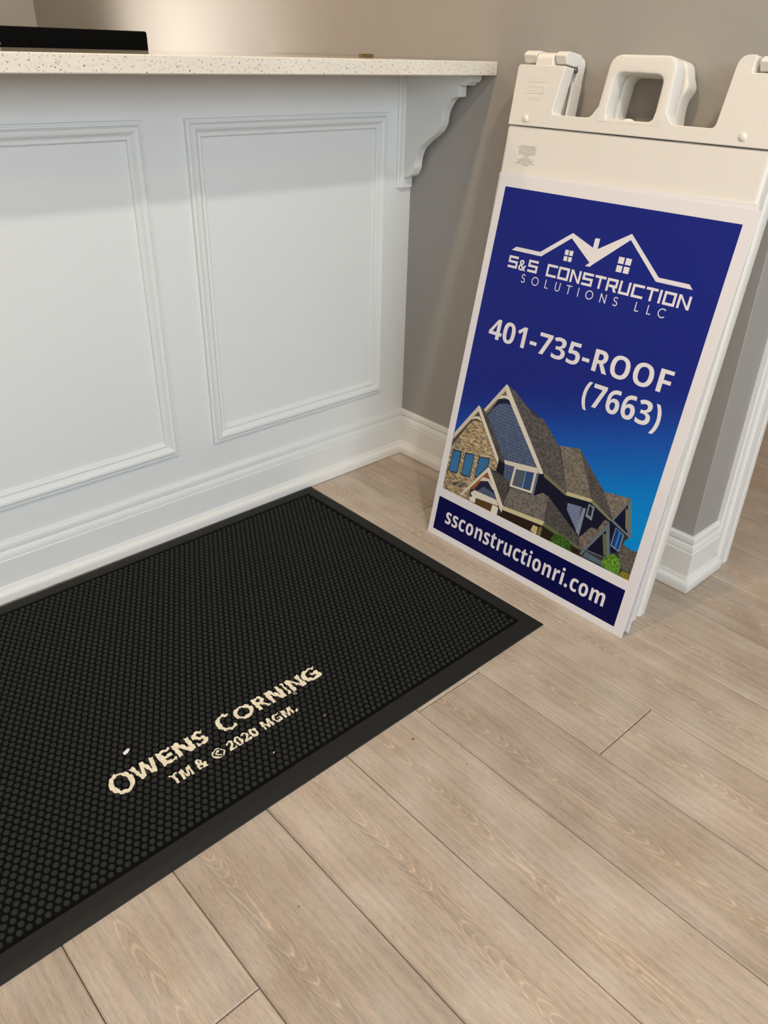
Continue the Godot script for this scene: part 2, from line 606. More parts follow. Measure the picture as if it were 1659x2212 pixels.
func lay_planks(fl: Node3D) -> void:
	var pitch := 0.1803
	var x_first := -1.1328
	# where the short joints lie (z of one joint in each strip); boards are 1.9 m long
	var ends := {-2: 1.11, -1: 0.5, 0: 0.6, 1: 0.72, 2: 0.875, 3: 1.177, 4: 1.78, 5: 0.31, 6: 0.5, 7: 1.75, 8: 1.45, 9: 0.45, 10: 1.0}
	var number := 0
	for k in range(-14, 16):
		var xa := x_first + k * pitch
		var xb := xa + pitch
		var z := fposmod(float(ends.get(k, fposmod(k * 0.73, 1.9))), 1.9) - 3.8
		while z < 4.8:
			var z0 := z
			z += 1.9
			number += 1
			var lo := maxf(z0, -0.022) if xa < WALL_X else maxf(z0, -1.5)
			var hi := minf(z, 4.99)
			if hi - lo > 0.02:
				plank(fl, xa, xb, lo, hi, z0, number)

func plank(fl: Node3D, xa: float, xb: float, za: float, zb: float, zfull: float, number: int) -> void:
	var g := 0.0006
	var b := 0.0022
	var t := box(Vector3(xa + g, -0.0115, za + g), Vector3(xb - g, 0.0, zb - g))
	# chamfer the four upper edges
	var lo := [Vector3(xa + g, -0.0115, za + g), Vector3(xb - g, -0.0115, za + g), Vector3(xb - g, -0.0115, zb - g), Vector3(xa + g, -0.0115, zb - g)]
	var mid := []
	var top := []
	for v in lo:
		mid.append(Vector3(v.x, -b, v.z))
		top.append(Vector3(v.x + (b if v.x < (xa + xb) / 2 else -b), 0.0, v.z + (b if v.z < (za + zb) / 2 else -b)))
	t = PackedVector3Array()
	for pair in [[lo, mid], [mid, top]]:
		for i in 4:
			var j := (i + 1) % 4
			t.append_array([pair[0][i], pair[1][j], pair[0][j], pair[0][i], pair[1][i], pair[1][j]])
	t.append_array([top[0], top[2], top[1], top[0], top[3], top[2]])
	t.append_array([lo[0], lo[1], lo[2], lo[0], lo[2], lo[3]])
	t = outward(t)
	var flip := number % 3 == 1
	var uv := func(p: Vector3, _n: Vector3) -> Vector2:
		var u := (p.x - xa) / (xb - xa)
		var v := (p.z - zfull) / 1.92
		return Vector2(1.0 - u if flip else u, 1.0 - v if number % 2 == 1 else v)
	obj("plank", to_mesh(t, uv, 20.0), M.wood[(number * 5 + number / 3) % M.wood.size()], fl)

# ---------------------------------------------------------------- the reception desk
func desk() -> void:
	var t := thing("reception_desk", "white panelled reception desk front with raised picture-frame mouldings", "reception desk", Transform3D())
	part("front_panel", box(Vector3(-2.4, 0.0, -0.16), Vector3(WALL_X, 1.0862, PANEL_Z)), M.panel, t)
	# applied picture-frame mouldings
	var mp := PackedVector2Array([Vector2(0, -0.002), Vector2(0, 0.008), Vector2(0.0012, 0.0098), Vector2(0.0042, 0.0100), Vector2(0.0056, 0.0068), Vector2(0.0072, 0.0068), Vector2(0.0095, 0.0125), Vector2(0.0125, 0.0158), Vector2(0.0165, 0.0165), Vector2(0.0205, 0.0150), Vector2(0.0240, 0.0108), Vector2(0.0270, 0.0062), Vector2(0.0292, 0.0040), Vector2(0.0300, 0.0068), Vector2(0.0320, 0.0082), Vector2(0.0350, 0.0080), Vector2(0.0372, 0.0060), Vector2(0.038, 0.0040), Vector2(0.038, -0.002)])
	for x in [-0.6625, -1.3575, -2.0525]:
		obj("panel_moulding", to_mesh(frame(mp, Vector2(x, 0.2245), Vector2(x + 0.594, 0.9945), PANEL_Z), null, 32.0), M.panel, t)
	part("baseboard", run(baseboard_profile(), Vector3(-2.4, 0, PANEL_Z), Vector3(WALL_X, 0, PANEL_Z), Vector3.BACK, Vector3.UP, 0.0, -1.0), M.panel, t)
	part("shoe_moulding", run(shoe_profile(), Vector3(-2.4, 0, PANEL_Z), Vector3(WALL_X, 0, PANEL_Z), Vector3.BACK, Vector3.UP, 0.0, -1.0), M.trim, t)
	# bracket under the worktop, next to the wall: back plate, scrolled body, cap moulding
	var plate := PackedVector2Array([Vector2(-0.026, 0), Vector2(-0.026, 0.004), Vector2(-0.023, 0.0065), Vector2(-0.0205, 0.0065), Vector2(-0.0185, 0.011), Vector2(-0.0155, 0.0145), Vector2(0.0195, 0.0145), Vector2(0.0225, 0.011), Vector2(0.0245, 0.0065), Vector2(0.0285, 0.0065), Vector2(0.0295, 0.004), Vector2(0.0295, 0)])
	var stand := Transform3D(Basis(Vector3.RIGHT, Vector3.BACK, Vector3.DOWN), Vector3(0, 1.086, PANEL_Z))
	var bracket := part("bracket", scroll_body(), M.panel, t)
	part("back_plate", moved(prism(plate, 0.0, 0.2785, 0.0, 0.0), stand), M.panel, bracket)
	var cap := PackedVector2Array([Vector2(-0.02, 1.0855), Vector2(0.212, 1.0855), Vector2(0.212, 1.079), Vector2(0.2085, 1.0755), Vector2(0.2075, 1.0725), Vector2(0.204, 1.0705), Vector2(0.199, 1.0695), Vector2(0.194, 1.067), Vector2(0.191, 1.0635), Vector2(-0.02, 1.0635)])
	var side := Transform3D(Basis(Vector3(0, 0, 1), Vector3.UP, Vector3(-1, 0, 0)), Vector3(0.0225, 0, 0))
	part("cap_moulding", moved(prism(cap, 0.0, 0.036, 0.001), side), M.panel, bracket)

func scroll_body() -> PackedVector3Array:
	var p := PackedVector2Array([Vector2(-0.02, 1.0855), Vector2(0.17, 1.0855), Vector2(0.17, 1.038)])
	# upper cove, ovolo, lower cove, ovolo: eased through the points where the curve turns
	var c := Curve2D.new()
	for q in [[0.168, 1.0378, 0.0, 0.0], [0.150, 1.0345, -0.008, -0.0035], [0.130, 1.0175, -0.0085, -0.012], [0.1175, 0.985, -0.0015, -0.013], [0.1095, 0.9635, -0.0055, -0.009], [0.088, 0.9445, -0.011, -0.0075], [0.058, 0.925, -0.010, -0.009], [0.0365, 0.904, -0.0055, -0.011], [0.027, 0.8735, -0.0012, -0.012], [0.0215, 0.8535, -0.004, -0.007], [0.0085, 0.8395, -0.007, -0.0035], [-0.010, 0.8345, 0.0, 0.0]]:
		c.add_point(Vector2(q[0], q[1]), Vector2(-q[2], -q[3]), Vector2(q[2], q[3]))
	c.bake_interval = 0.004
	p.append_array(c.get_baked_points())
	p.append(Vector2(-0.02, 0.8345))
	return moved(prism(p, -0.0155, 0.0115, 0.0008), Transform3D(Basis(Vector3(0, 0, 1), Vector3.UP, Vector3(-1, 0, 0)), Vector3.ZERO))

func worktop() -> void:
	var p := PackedVector2Array([Vector2(-2.45, -0.2515), Vector2(0.0285, -0.2515), Vector2(0.0285, 0.70), Vector2(-2.45, 0.70)])
	var m := part("countertop", moved(prism(p, 1.0863, TOP_Y, 0.0018), Transform3D(Basis(Vector3.RIGHT, Vector3.FORWARD, Vector3.UP), Vector3.ZERO)), M.quartz)
	tag(m, "cream speckled quartz countertop overhanging the white reception desk", "countertop")

# ---------------------------------------------------------------- the rubber mat
const MAT_W := 1.46
const MAT_D := 0.865
func mat() -> void:
	var at := Transform3D(Basis(Vector3.UP, 0.0055), Vector3(-0.367, 0.0005, 0.0008))
	var t := thing("floor_mat", "black studded rubber floor mat printed with cream lettering beside the desk", "floor mat", at)
	# the print: lettering given in the room's x, z
	var k := 1330.0
	var im := Image.create(int(MAT_W * k), int(MAT_D * k), false, Image.FORMAT_RGB8)
	im.fill(Color8(1, 1, 1))
	var inv := at.affine_inverse()
	var px := func(v: Vector2) -> Vector2:
		var q := inv * Vector3(v.x, 0.0, -v.y)
		return Vector2((q.x + MAT_W) * k, q.z * k)
	var cream := Color8(236, 226, 203)
	var sans := face("Droid Sans", 700)
	var roman := face("Droid Sans", 400)
	# first row: tall O and C, the rest as small capitals
	for w in [["O", -1.3187, -1.2745, -0.6885, -0.6375, 0.007], ["C", -1.1005, -1.0620, -0.6820, -0.6360, 0.006]]:
		big_round(im, w[0], w[1], w[2], w[3], w[4], 0.0100, px, cream)
	capitals(im, "WENS", [-1.2735, -1.2275, -1.2225, -1.1955, -1.1905, -1.1560, -1.1515, -1.1275], -0.6785, -0.6430, px, cream)
	capitals(im, "ORNING", [-1.0605, -1.0185, -1.0130, -0.9850, -0.9815, -0.9480, -0.9425, -0.9355, -0.9305, -0.8985, -0.8950, -0.8570], -0.6745, -0.6395, px, cream)
	# second row
	for w in [["TM", -1.2285, -1.1890, -0.7270, -0.7045], ["&", -1.1790, -1.1580, -0.7275, -0.7040], ["2020", -1.1125, -1.0475, -0.7255, -0.7035], ["MGM.", -1.0340, -0.9560, -0.7235, -0.7015]]:
		for dx in [-0.0004, 0.0004]:
			print_letters(im, letters(w[0], sans, w[1] + dx, w[2] + dx, w[3], w[4]), px, cream)
	round_stroke(im, Vector2(-1.1325, -0.7155), Vector2(0.0112, 0.0100), 0.0028, 0.0, TAU, px, cream)
	round_stroke(im, Vector2(-1.1325, -0.7155), Vector2(0.0050, 0.0046), 0.0030, 0.8, TAU - 0.8, px, cream)
	# unprinted rubber: shade between the studs painted in as black, stud tops painted lighter
	var lit_studs := Image.create(im.get_width(), im.get_height(), false, Image.FORMAT_RGB8)
	var shaded_gaps := Image.create(im.get_width(), im.get_height(), false, Image.FORMAT_RGB8)
	lit_studs.fill(Color8(42, 43, 41))
	shaded_gaps.fill(Color8(12, 12, 12))
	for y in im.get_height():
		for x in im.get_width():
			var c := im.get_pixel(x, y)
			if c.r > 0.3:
				lit_studs.set_pixel(x, y, c)
				shaded_gaps.set_pixel(x, y, c)
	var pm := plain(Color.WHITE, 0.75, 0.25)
	pm.albedo_texture = ImageTexture.create_from_image(lit_studs)
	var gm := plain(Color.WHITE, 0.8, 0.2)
	gm.albedo_texture = ImageTexture.create_from_image(shaded_gaps)
	var uv := func(p: Vector3, _n: Vector3) -> Vector2: return Vector2((p.x + MAT_W) / MAT_W, p.z / MAT_D)
	# border: a ramp all round, then a flat band and the step down to the studded field
	var flat := Transform3D(Basis(Vector3.RIGHT, Vector3.FORWARD, Vector3.UP), Vector3(0, 0, 0))
	var bp := PackedVector2Array([Vector2(0, 0), Vector2(0, 0.0022), Vector2(0.002, 0.004), Vector2(0.013, 0.0088), Vector2(0.017, 0.0097), Vector2(0.0375, 0.0100), Vector2(0.0390, 0.0092), Vector2(0.0395, 0.0060), Vector2(0.0395, 0)])
	part("border", moved(frame(bp, Vector2(-MAT_W, -MAT_D), Vector2(0, 0), 0.0), flat), M.rubber_edge, t)
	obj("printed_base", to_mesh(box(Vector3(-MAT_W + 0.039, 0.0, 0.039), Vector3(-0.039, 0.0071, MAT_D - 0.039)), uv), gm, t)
	# studs in staggered rows; the ones nearest the viewer are meshes of their own, the rest one mesh
	var r := 0.0048
	var stud := lathe(PackedVector2Array([Vector2(r + 0.0004, 0.0068), Vector2(r, 0.0093), Vector2(r - 0.0006, 0.0099), Vector2(0, 0.0100)]), 12)
	var one := to_mesh(stud, null, 50.0)
	var tmpl := one.surface_get_arrays(0)
	var tv: PackedVector3Array = tmpl[Mesh.ARRAY_VERTEX]
	var tn: PackedVector3Array = tmpl[Mesh.ARRAY_NORMAL]
	var spots := []
	var pitch := 0.01415
	var row := 0
	var z := 0.0525
	var cam := Vector3(-1.6192, 1.12995, 1.66354)
	while z < MAT_D - 0.048:
		var x := -0.0525 - (pitch / 2 if row % 2 else 0.0)
		while x > -MAT_W + 0.05:
			var p := Vector3(x, 0, z)
			var w := at * p
			var seen := w.x > -1.60 + (w.z - 0.88) * -0.05 and w.x + (0.88 - w.z) * 0.35 > -1.575
			var c := im.get_pixel(clampi(int((x + MAT_W) * k), 0, im.get_width() - 1), clampi(int(z * k), 0, im.get_height() - 1))
			spots.append([w.distance_to(cam) + (0.0 if seen and c.r < 0.4 else 50.0), p])
			x -= pitch
		z += pitch * 0.866
		row += 1
	spots.sort_custom(func(a, b): return a[0] < b[0])
	var vs := PackedVector3Array()
	var ns := PackedVector3Array()
	var us := PackedVector2Array()
	for i in spots.size():
		var p: Vector3 = spots[i][1]
		if i < 300:
			var o := MeshInstance3D.new()
			o.name = "stud" if i == 0 else "stud_%03d" % i
			o.mesh = one
			o.material_override = M.rubber
			o.position = p
			t.add_child(o, true)
			continue
		for q in tv.size():
			var v := tv[q] + p
			vs.append(v)
			ns.append(tn[q])
			us.append(Vector2((v.x + MAT_W) / MAT_W, v.z / MAT_D))
	var a := []
	a.resize(Mesh.ARRAY_MAX)
	a[Mesh.ARRAY_VERTEX] = vs
	a[Mesh.ARRAY_NORMAL] = ns
	a[Mesh.ARRAY_TEX_UV] = us
	var mm := ArrayMesh.new()
	mm.add_surface_from_arrays(Mesh.PRIMITIVE_TRIANGLES, a)
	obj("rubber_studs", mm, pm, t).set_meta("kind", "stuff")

func round_stroke(im: Image, c: Vector2, r: Vector2, w: float, a0: float, a1: float, px: Callable, tone: Color, thin := 1.0) -> void:
	# an elliptical stroke, thinner at top and bottom by the factor thin
	var n := 40
	for i in n:
		var p := PackedVector2Array()
		for s in [[i, 1.0], [i + 1.0, 1.0], [i + 1.0, -1.0], [i, -1.0]]:
			var a: float = lerpf(a0, a1, float(s[0]) / n)
			var ww := w * lerpf(1.0, thin, absf(sin(a)))
			var d := Vector2(cos(a), sin(a))
			p.append(px.call(c + d * r + d * ww * 0.5 * s[1]))
		fill(im, p, tone)

func big_round(im: Image, ch: String, x0: float, x1: float, y0: float, y1: float, w: float, px: Callable, tone: Color) -> void:
	var c := Vector2((x0 + x1) / 2, (y0 + y1) / 2)
	var r := Vector2((x1 - x0) / 2 - w / 2, (y1 - y0) / 2 - w * 0.36)
	if ch == "O":
		round_stroke(im, c, r, w, 0.0, TAU, px, tone, 0.72)
	else:
		c.x += r.x * 0.18
		r.x *= 1.18
		round_stroke(im, c, r, w, 0.85, TAU - 0.85, px, tone, 0.72)

func capitals(im: Image, text: String, xs: Array, y0: float, y1: float, px: Callable, tone: Color) -> void:
	var f := face("Droid Sans", 700)
	for i in text.length():
		if text[i] == "O":
			big_round(im, "O", xs[i * 2], xs[i * 2 + 1], y0 - 0.0005, y1 + 0.0005, 0.0092, px, tone)
		else:
			for dx in [-0.0004, 0.0004]:
				print_letters(im, letters(text[i], f, xs[i * 2] + dx, xs[i * 2 + 1] + dx, y0, y1), px, tone)

# ---------------------------------------------------------------- folding sign stand
func lean(x0: float, z0: float, yaw: float, angle: float, roll := 0.0) -> Transform3D:
	var ez := Vector3(sin(yaw), 0, cos(yaw))
	var n := Vector3(cos(yaw), 0, -sin(yaw))
	var up := Vector3.UP * cos(angle) + n * sin(angle)
	var b := Basis(ez, up, ez.cross(up))
	if roll != 0.0:
		b = b * Basis(Vector3.BACK, roll)
	return Transform3D(b, Vector3(x0, 0, z0))

func leaf_outline(c: float, z0: float, z1: float) -> PackedVector2Array:
	# plan section of one leaf with well rounded edges
	return rounded([[-0.016, z0, c], [0.595, z0, c], [0.595, z1, c], [-0.016, z1, c]], 6)

# an outline sampled along rays from one centre, so that the carry handle's outer and inner edge pair up
func rays(outline: PackedVector2Array, centre: Vector2, bump := 0.0) -> PackedVector2Array:
	var r := PackedVector2Array()
	var n := outline.size()
	for k in 72:
		var d := Vector2.from_angle(TAU * k / 72.0)
		var best := 0.0
		for i in n:
			var hit = Geometry2D.segment_intersects_segment(centre, centre + d, outline[i], outline[(i + 1) % n])
			if hit != null:
				best = maxf(best, centre.distance_to(hit))
		var p := centre + d * best
		var side := absf(d.x)
		if bump > 0.0 and side > 0.6:
			p.x += signf(d.x) * bump * exp(-pow((p.y - 1.102) / 0.017, 2.0))
		r.append(p)
	return r

func handle(z0: float, z1: float, bump: float, grow: float) -> PackedVector3Array:
	var c := Vector2(0.2925, 1.082)
	var o := rays(rounded([[0.2085, 1.022, 0.0], [0.2125, 1.05, 0.02], [0.2205, 1.149, 0.026], [0.3685, 1.149, 0.026], [0.3705, 1.05, 0.02], [0.3765, 1.022, 0.0]], 8), c, bump)
	var h := rays(rounded([[0.2330 + grow, 1.033, 0.016], [0.2395 + grow, 1.1175, 0.018], [0.3465 - grow, 1.1155, 0.018], [0.3445 - grow, 1.033, 0.016]], 8), c)
	var steps := [[0.006, z0], [0.0018, z0 + 0.0018], [0.0, z0 + 0.006], [0.0, z1 - 0.006], [0.0018, z1 - 0.0018], [0.006, z1]]
	var loops := []
	for q in steps:
		loops.append([o, -q[0], q[1]])
	for i in range(steps.size() - 1, -1, -1):
		loops.append([h, steps[i][0], steps[i][1]])
	var t := PackedVector3Array()
	for k in loops.size():
		var pa: PackedVector2Array = loops[k][0]
		var pb: PackedVector2Array = loops[(k + 1) % loops.size()][0]
		for i in 72:
			var v := []
			for e in [[pa, i, k], [pa, (i + 1) % 72, k], [pb, (i + 1) % 72, (k + 1) % loops.size()], [pb, i, (k + 1) % loops.size()]]:
				var p: Vector2 = e[0][e[1]]
				p += (p - c).normalized() * loops[e[2]][1]
				v.append(Vector3(p.x, p.y, loops[e[2]][2]))
			t.append_array([v[0], v[1], v[2], v[0], v[2], v[3]])
	return outward(t)

func sign_stand() -> void:
	var t := thing("sandwich_board", "white plastic folding sandwich board stand leaning against the grey wall", "sign stand", lean(-0.217, 0.40, 0.008, 0.1415))
	var up := Transform3D(Basis(Vector3.RIGHT, Vector3.BACK, Vector3.DOWN), Vector3.ZERO)
	# --- front leaf
	var f := part("front_leaf", moved(prism(leaf_outline(0.010, -0.038, -0.003), -1.0035, -0.001, 0.004), up), M.plastic, t)
	# header band with two towers; the seam under it is a real step
	var band := rounded([[-0.0125, 1.0052, 0.0], [0.595, 1.0052, 0.0], [0.595, 1.143, 0.012], [0.567, 1.153, 0.006], [0.566, 1.1245, 0.0015], [0.5165, 1.1245, 0.0015], [0.5185, 1.153, 0.005], [0.4865, 1.153, 0.02], [0.4755, 1.0315, 0.010], [0.3860, 1.0315, 0.010], [0.3695, 1.0520, 0.0], [0.3470, 1.0520, 0.0], [0.3430, 1.0322, 0.008], [0.2350, 1.0322, 0.008], [0.2345, 1.0520, 0.0], [0.2130, 1.0520, 0.0], [0.1990, 1.0315, 0.010], [0.1005, 1.0315, 0.010], [0.1140, 1.1245, 0.003], [0.0790, 1.1245, 0.0], [0.0315, 1.1245, 0.0], [-0.0115, 1.1245, 0.008]])
	part("header", prism(band, -0.034, 0.0, 0.0012), M.plastic, f)
	part("carry_handle", handle(-0.038, 0.0003, 0.0, 0.0), M.plastic, f)
	# hinge knuckle of the front leaf, rolled over the pin
	var roll := rounded([[1.108, 0.0, 0.0], [1.1495, -0.002, 0.016], [1.1520, -0.048, 0.016], [1.120, -0.052, 0.010], [1.108, -0.034, 0.0]])
	var along := Transform3D(Basis(Vector3.UP, Vector3.BACK, Vector3.RIGHT), Vector3.ZERO)
	part("hinge_knuckle", moved(prism(roll, 0.0335, 0.0775, 0.0015), along), M.plastic, f)
	for q in [[0.0344, 1.0195], [0.5339, 1.0216]]:
		part("rivet_boss", dome(Vector3(q[0], q[1], 0.0), Vector3.BACK, 0.0074, 0.0042), M.plastic, f)
	part("latch_tab", moved(dome(Vector3.ZERO, Vector3.UP, 0.012, 0.0045), Transform3D(Basis().scaled(Vector3(1, 1, 0.55)), Vector3(0.285, 1.0325, -0.012))), M.plastic, f)
	embossed(f)
	caution_print(f)
	# --- back leaf
	var b := part("back_leaf", moved(prism(leaf_outline(0.014, -0.079, -0.042), -1.0035, -0.003, 0.004), up), M.plastic, t)
	var rear := rounded([[-0.016, 1.0, 0.0], [0.595, 1.0, 0.0], [0.595, 1.128, 0.012], [0.478, 1.128, 0.006], [0.4905, 1.0265, 0.010], [0.107, 1.0265, 0.010], [0.1085, 1.152, 0.020], [0.0795, 1.152, 0.004], [0.0795, 1.120, 0.0015], [0.0310, 1.120, 0.0015], [0.0310, 1.152, 0.004], [-0.006, 1.152, 0.010]])
	part("header", prism(rear, -0.079, -0.054, 0.0012), M.plastic, b)
	part("carry_handle", handle(-0.079, -0.040, 0.011, 0.003), M.plastic, b)
	# side cheek of the rear tower, which carries the pin, and the knuckles that reach forward over it
	part("hinge_cheek", box(Vector3(0.1025, 1.0, -0.080), Vector3(0.1085, 1.100, -0.046), 0.001), M.plastic, b)
	var knuckle := rounded([[1.132, -0.062, 0.0], [1.1530, -0.060, 0.004], [1.1535, -0.012, 0.006], [1.1440, -0.0005, 0.004], [1.1290, -0.010, 0.003], [1.1275, -0.040, 0.0]])
	for q in [[-0.0035, 0.0305], [0.0805, 0.1085], [0.525, 0.559]]:
		part("hinge_knuckle", moved(prism(knuckle, q[0], q[1], 0.0015), along), M.plastic, b)
	# hinge bolt with its domed head
	var bolt := part("hinge_bolt", moved(lathe(PackedVector2Array([Vector2(0, -0.09), Vector2(0.0030, -0.09), Vector2(0.0030, -0.004), Vector2(0.0030, 0.0), Vector2(0.0062, 0.0), Vector2(0.0058, 0.0025), Vector2(0.0030, 0.0042), Vector2(0, 0.0045)]), 16), Transform3D(Basis(Vector3.BACK, Vector3.RIGHT, Vector3.UP), Vector3(0.1085, 1.1225, -0.046))), M.steel, t)
	bolt.set_meta("label", "small steel hinge bolt")

func raised(text: String, font: Font, x0: float, x1: float, y0: float, y1: float, h: float) -> PackedVector3Array:
	var out := PackedVector3Array()
	var tri := letters(text, font, x0, x1, y0, y1)
	var edges := {}
	for i in range(0, tri.size(), 3):
		var q := [tri[i], tri[i + 1], tri[i + 2]]
		if (q[1] - q[0]).cross(q[2] - q[0]) < 0.0:
			q = [tri[i], tri[i + 2], tri[i + 1]]
		out.append_array([Vector3(q[0].x, q[0].y, h), Vector3(q[1].x, q[1].y, h), Vector3(q[2].x, q[2].y, h)])
		for k in 3:
			var a: Vector2 = q[k]
			var b: Vector2 = q[(k + 1) % 3]
			var ka := Vector2i((a * 1e6).round())
			var kb := Vector2i((b * 1e6).round())
			if edges.has([kb, ka]):
				edges.erase([kb, ka])
			else:
				edges[[ka, kb]] = [a, b]
	for e in edges.values():
		var a: Vector2 = e[0]
		var b: Vector2 = e[1]
		out.append_array([Vector3(a.x, a.y, -0.0002), Vector3(b.x, b.y, -0.0002), Vector3(b.x, b.y, h), Vector3(a.x, a.y, -0.0002), Vector3(b.x, b.y, h), Vector3(a.x, a.y, h)])
	return out

func embossed(f: Node) -> void:
	var sans := face("Droid Sans", 400)
	var serif := face("Droid Serif", 400)
	var list := [raised("Signicade", serif, 0.0215, 0.0705, 1.0885, 1.1035, 0.0007), raised("PLASTICADE", sans, 0.0240, 0.0680, 1.0735, 1.0805, 0.0006), raised("800-772-0355", sans, 0.0220, 0.0645, 1.0570, 1.0635, 0.0006)]
	list.append(frame(PackedVector2Array([Vector2(0, -0.0002), Vector2(0, 0.0006), Vector2(0.0012, 0.0006), Vector2(0.0012, -0.0002)]), Vector2(0.0205, 1.0700), Vector2(0.0715, 1.0840), 0.0))
	part("embossed_lettering", joined(list), M.plastic, f)

func caution_print(f: Node) -> void:
	var lines := ["SIGN SURFACE MUST BE PREPARED", "BEFORE APPLYING SELF ADHESIVE VINYL.", "FLAME TREAT AND WIPE WITH ISOPROPYL", "ALCOHOL. VINYL LETTERS OR CUT OUTS", "SHOULD BE APPLIED TO A VINYL SHEET", "AND THEN TO THE SIGN SURFACE FOR", "BEST RESULTS.", "GO TO", "WWW.PLASTICADE.COM", "FOR MORE DETAILED INSTRUCTIONS.", "SIGN STAND MAY BE INTERNALLY", "WEIGHTED. 5 LBS. OF DRY SAND PER SIDE", "IS RECOMMENDED."]
	var k := 16000.0
	var lo := Vector2(0.021, 0.9215)
	var hi := Vector2(0.085, 0.9675)
	var im := Image.create(int((hi.x - lo.x) * k), int((hi.y - lo.y) * k), false, Image.FORMAT_RGB8)
	im.fill(Color8(231, 227, 220))
	var px := func(v: Vector2) -> Vector2: return Vector2((v.x - lo.x) * k, (hi.y - v.y) * k)
	var sans := face("Droid Sans", 700)
	for i in lines.size():
		var s: String = lines[i]
		var w := s.length() * 0.00141
		var y := 0.9648 - i * 0.00325
		print_letters(im, letters(s, sans, 0.0530 - w / 2, 0.0530 + w / 2, y - 0.0010, y + 0.0009), px, Color8(62, 52, 50))
	var m := plain(Color.WHITE, 0.45)
	m.albedo_texture = ImageTexture.create_from_image(im)
	var uv := func(p: Vector3, _n: Vector3) -> Vector2: return Vector2((p.x - lo.x) / (hi.x - lo.x), (hi.y - p.y) / (hi.y - lo.y))
	obj("printed_notice", to_mesh(box(Vector3(lo.x, lo.y, -0.0035), Vector3(hi.x, hi.y, -0.0028)), uv), m, f).set_meta("label", "small block of fine dark instruction print")

# ---------------------------------------------------------------- the two boards propped in front of the stand
var pic: Image
const PK := 2.24   # pixels per millimetre
func pp(v: Vector2) -> Vector2:
	return Vector2(v.x * PK, (914.0 - v.y) * PK)

func boards() -> void:
	var back := thing("blank_board", "white corrugated plastic board tucked between printed board and sandwich board", "board", lean(-0.2605, 0.4065, 0.0121, 0.1845, 0.0155))
	part("sheet", box(Vector3(0.0, 0.0015, -0.004), Vector3(0.61, 0.9125, 0.0), 0.0004), M.board, back)
	var t := thing("printed_board", "blue and white printed company board with a house picture, leaning upright", "sign board", lean(-0.2741, 0.4009, 0.0121, 0.1933))
	part("sheet", box(Vector3(0.0, 0.0, -0.004), Vector3(0.61, 0.914, -0.0002), 0.0004), M.board, t)
	make_picture()
	var m := plain(Color.WHITE, 0.5, 0.25)
	m.albedo_texture = ImageTexture.create_from_image(pic)
	var uv := func(p: Vector3, _n: Vector3) -> Vector2: return Vector2(p.x / 0.61, 1.0 - p.y / 0.914)
	obj("printed_face", to_mesh(box(Vector3(0.0008, 0.0008, -0.0003), Vector3(0.6092, 0.9132, 0.0), 0.0), uv), m, t).set_meta("label", "glossy blue print with white lettering and a house")

func hash1(a: int, b: int) -> float:
	var h := (a * 374761393 + b * 668265263) & 0x7fffffff
	h = ((h ^ (h >> 13)) * 1274126177) & 0x7fffffff
	return float((h ^ (h >> 16)) & 1023) / 1023.0

func paint(kind: String, c: Color, pts: Array) -> void:
	var p := PackedVector2Array()
	for i in range(0, pts.size(), 2):
		p.append(pp(Vector2(pts[i], pts[i + 1])))
	var shade = null
	match kind:
		"SH":   # asphalt shingles
			shade = func(x: int, y: int, k: Color) -> Color:
				var r := y / 7
				var v := 0.82 + 0.36 * hash1((x + r * 5) / 11, r) + 0.10 * (hash1(x, y) - 0.5)
				return k * (v * (0.72 if y % 7 == 0 else 1.0))
		"SD":   # shingle siding
			shade = func(x: int, y: int, k: Color) -> Color:
				var r := y / 17
				var v := 0.93 + 0.16 * hash1((x + r * 7) / 10, r)
				if y % 17 < 3:
					v *= 0.68
				elif (x + r * 7) % 10 == 0:
					v *= 0.8
				return k * v
		"SL":   # lap siding
			shade = func(_x: int, y: int, k: Color) -> Color: return k * (0.7 if y % 15 < 3 else 1.0)
		"ST":   # ledge stone
			shade = func(x: int, y: int, k: Color) -> Color:
				var r := y / 6
				var s := (x + r * 9) / (14 + (r % 3) * 4)
				var v := 0.66 + 0.6 * hash1(s, r)
				var q := k.lerp(Color8(150, 146, 140), 0.5 * hash1(s + 71, r))
				return q * (v * (0.6 if y % 6 == 0 else 1.0) + 0.1 * (hash1(x, y) - 0.5))
		"GL":   # panes with vertical blinds
			shade = func(x: int, y: int, k: Color) -> Color: return k * (0.88 + 0.2 * (1.0 if x % 9 < 5 else 0.0) + 0.00045 * (y - 1500))
		"BU":   # leaves
			shade = func(x: int, y: int, k: Color) -> Color: return k * (0.35 + 0.9 * hash1((x + y) / 4, (y - x / 2) / 4))
	if shade != null:
		var inner: Callable = shade
		shade = func(x: int, y: int, k: Color) -> Color:
			var o: Color = inner.call(x, y, k)
			o.a = 1.0
			return o
	fill(pic, p, c, shade)

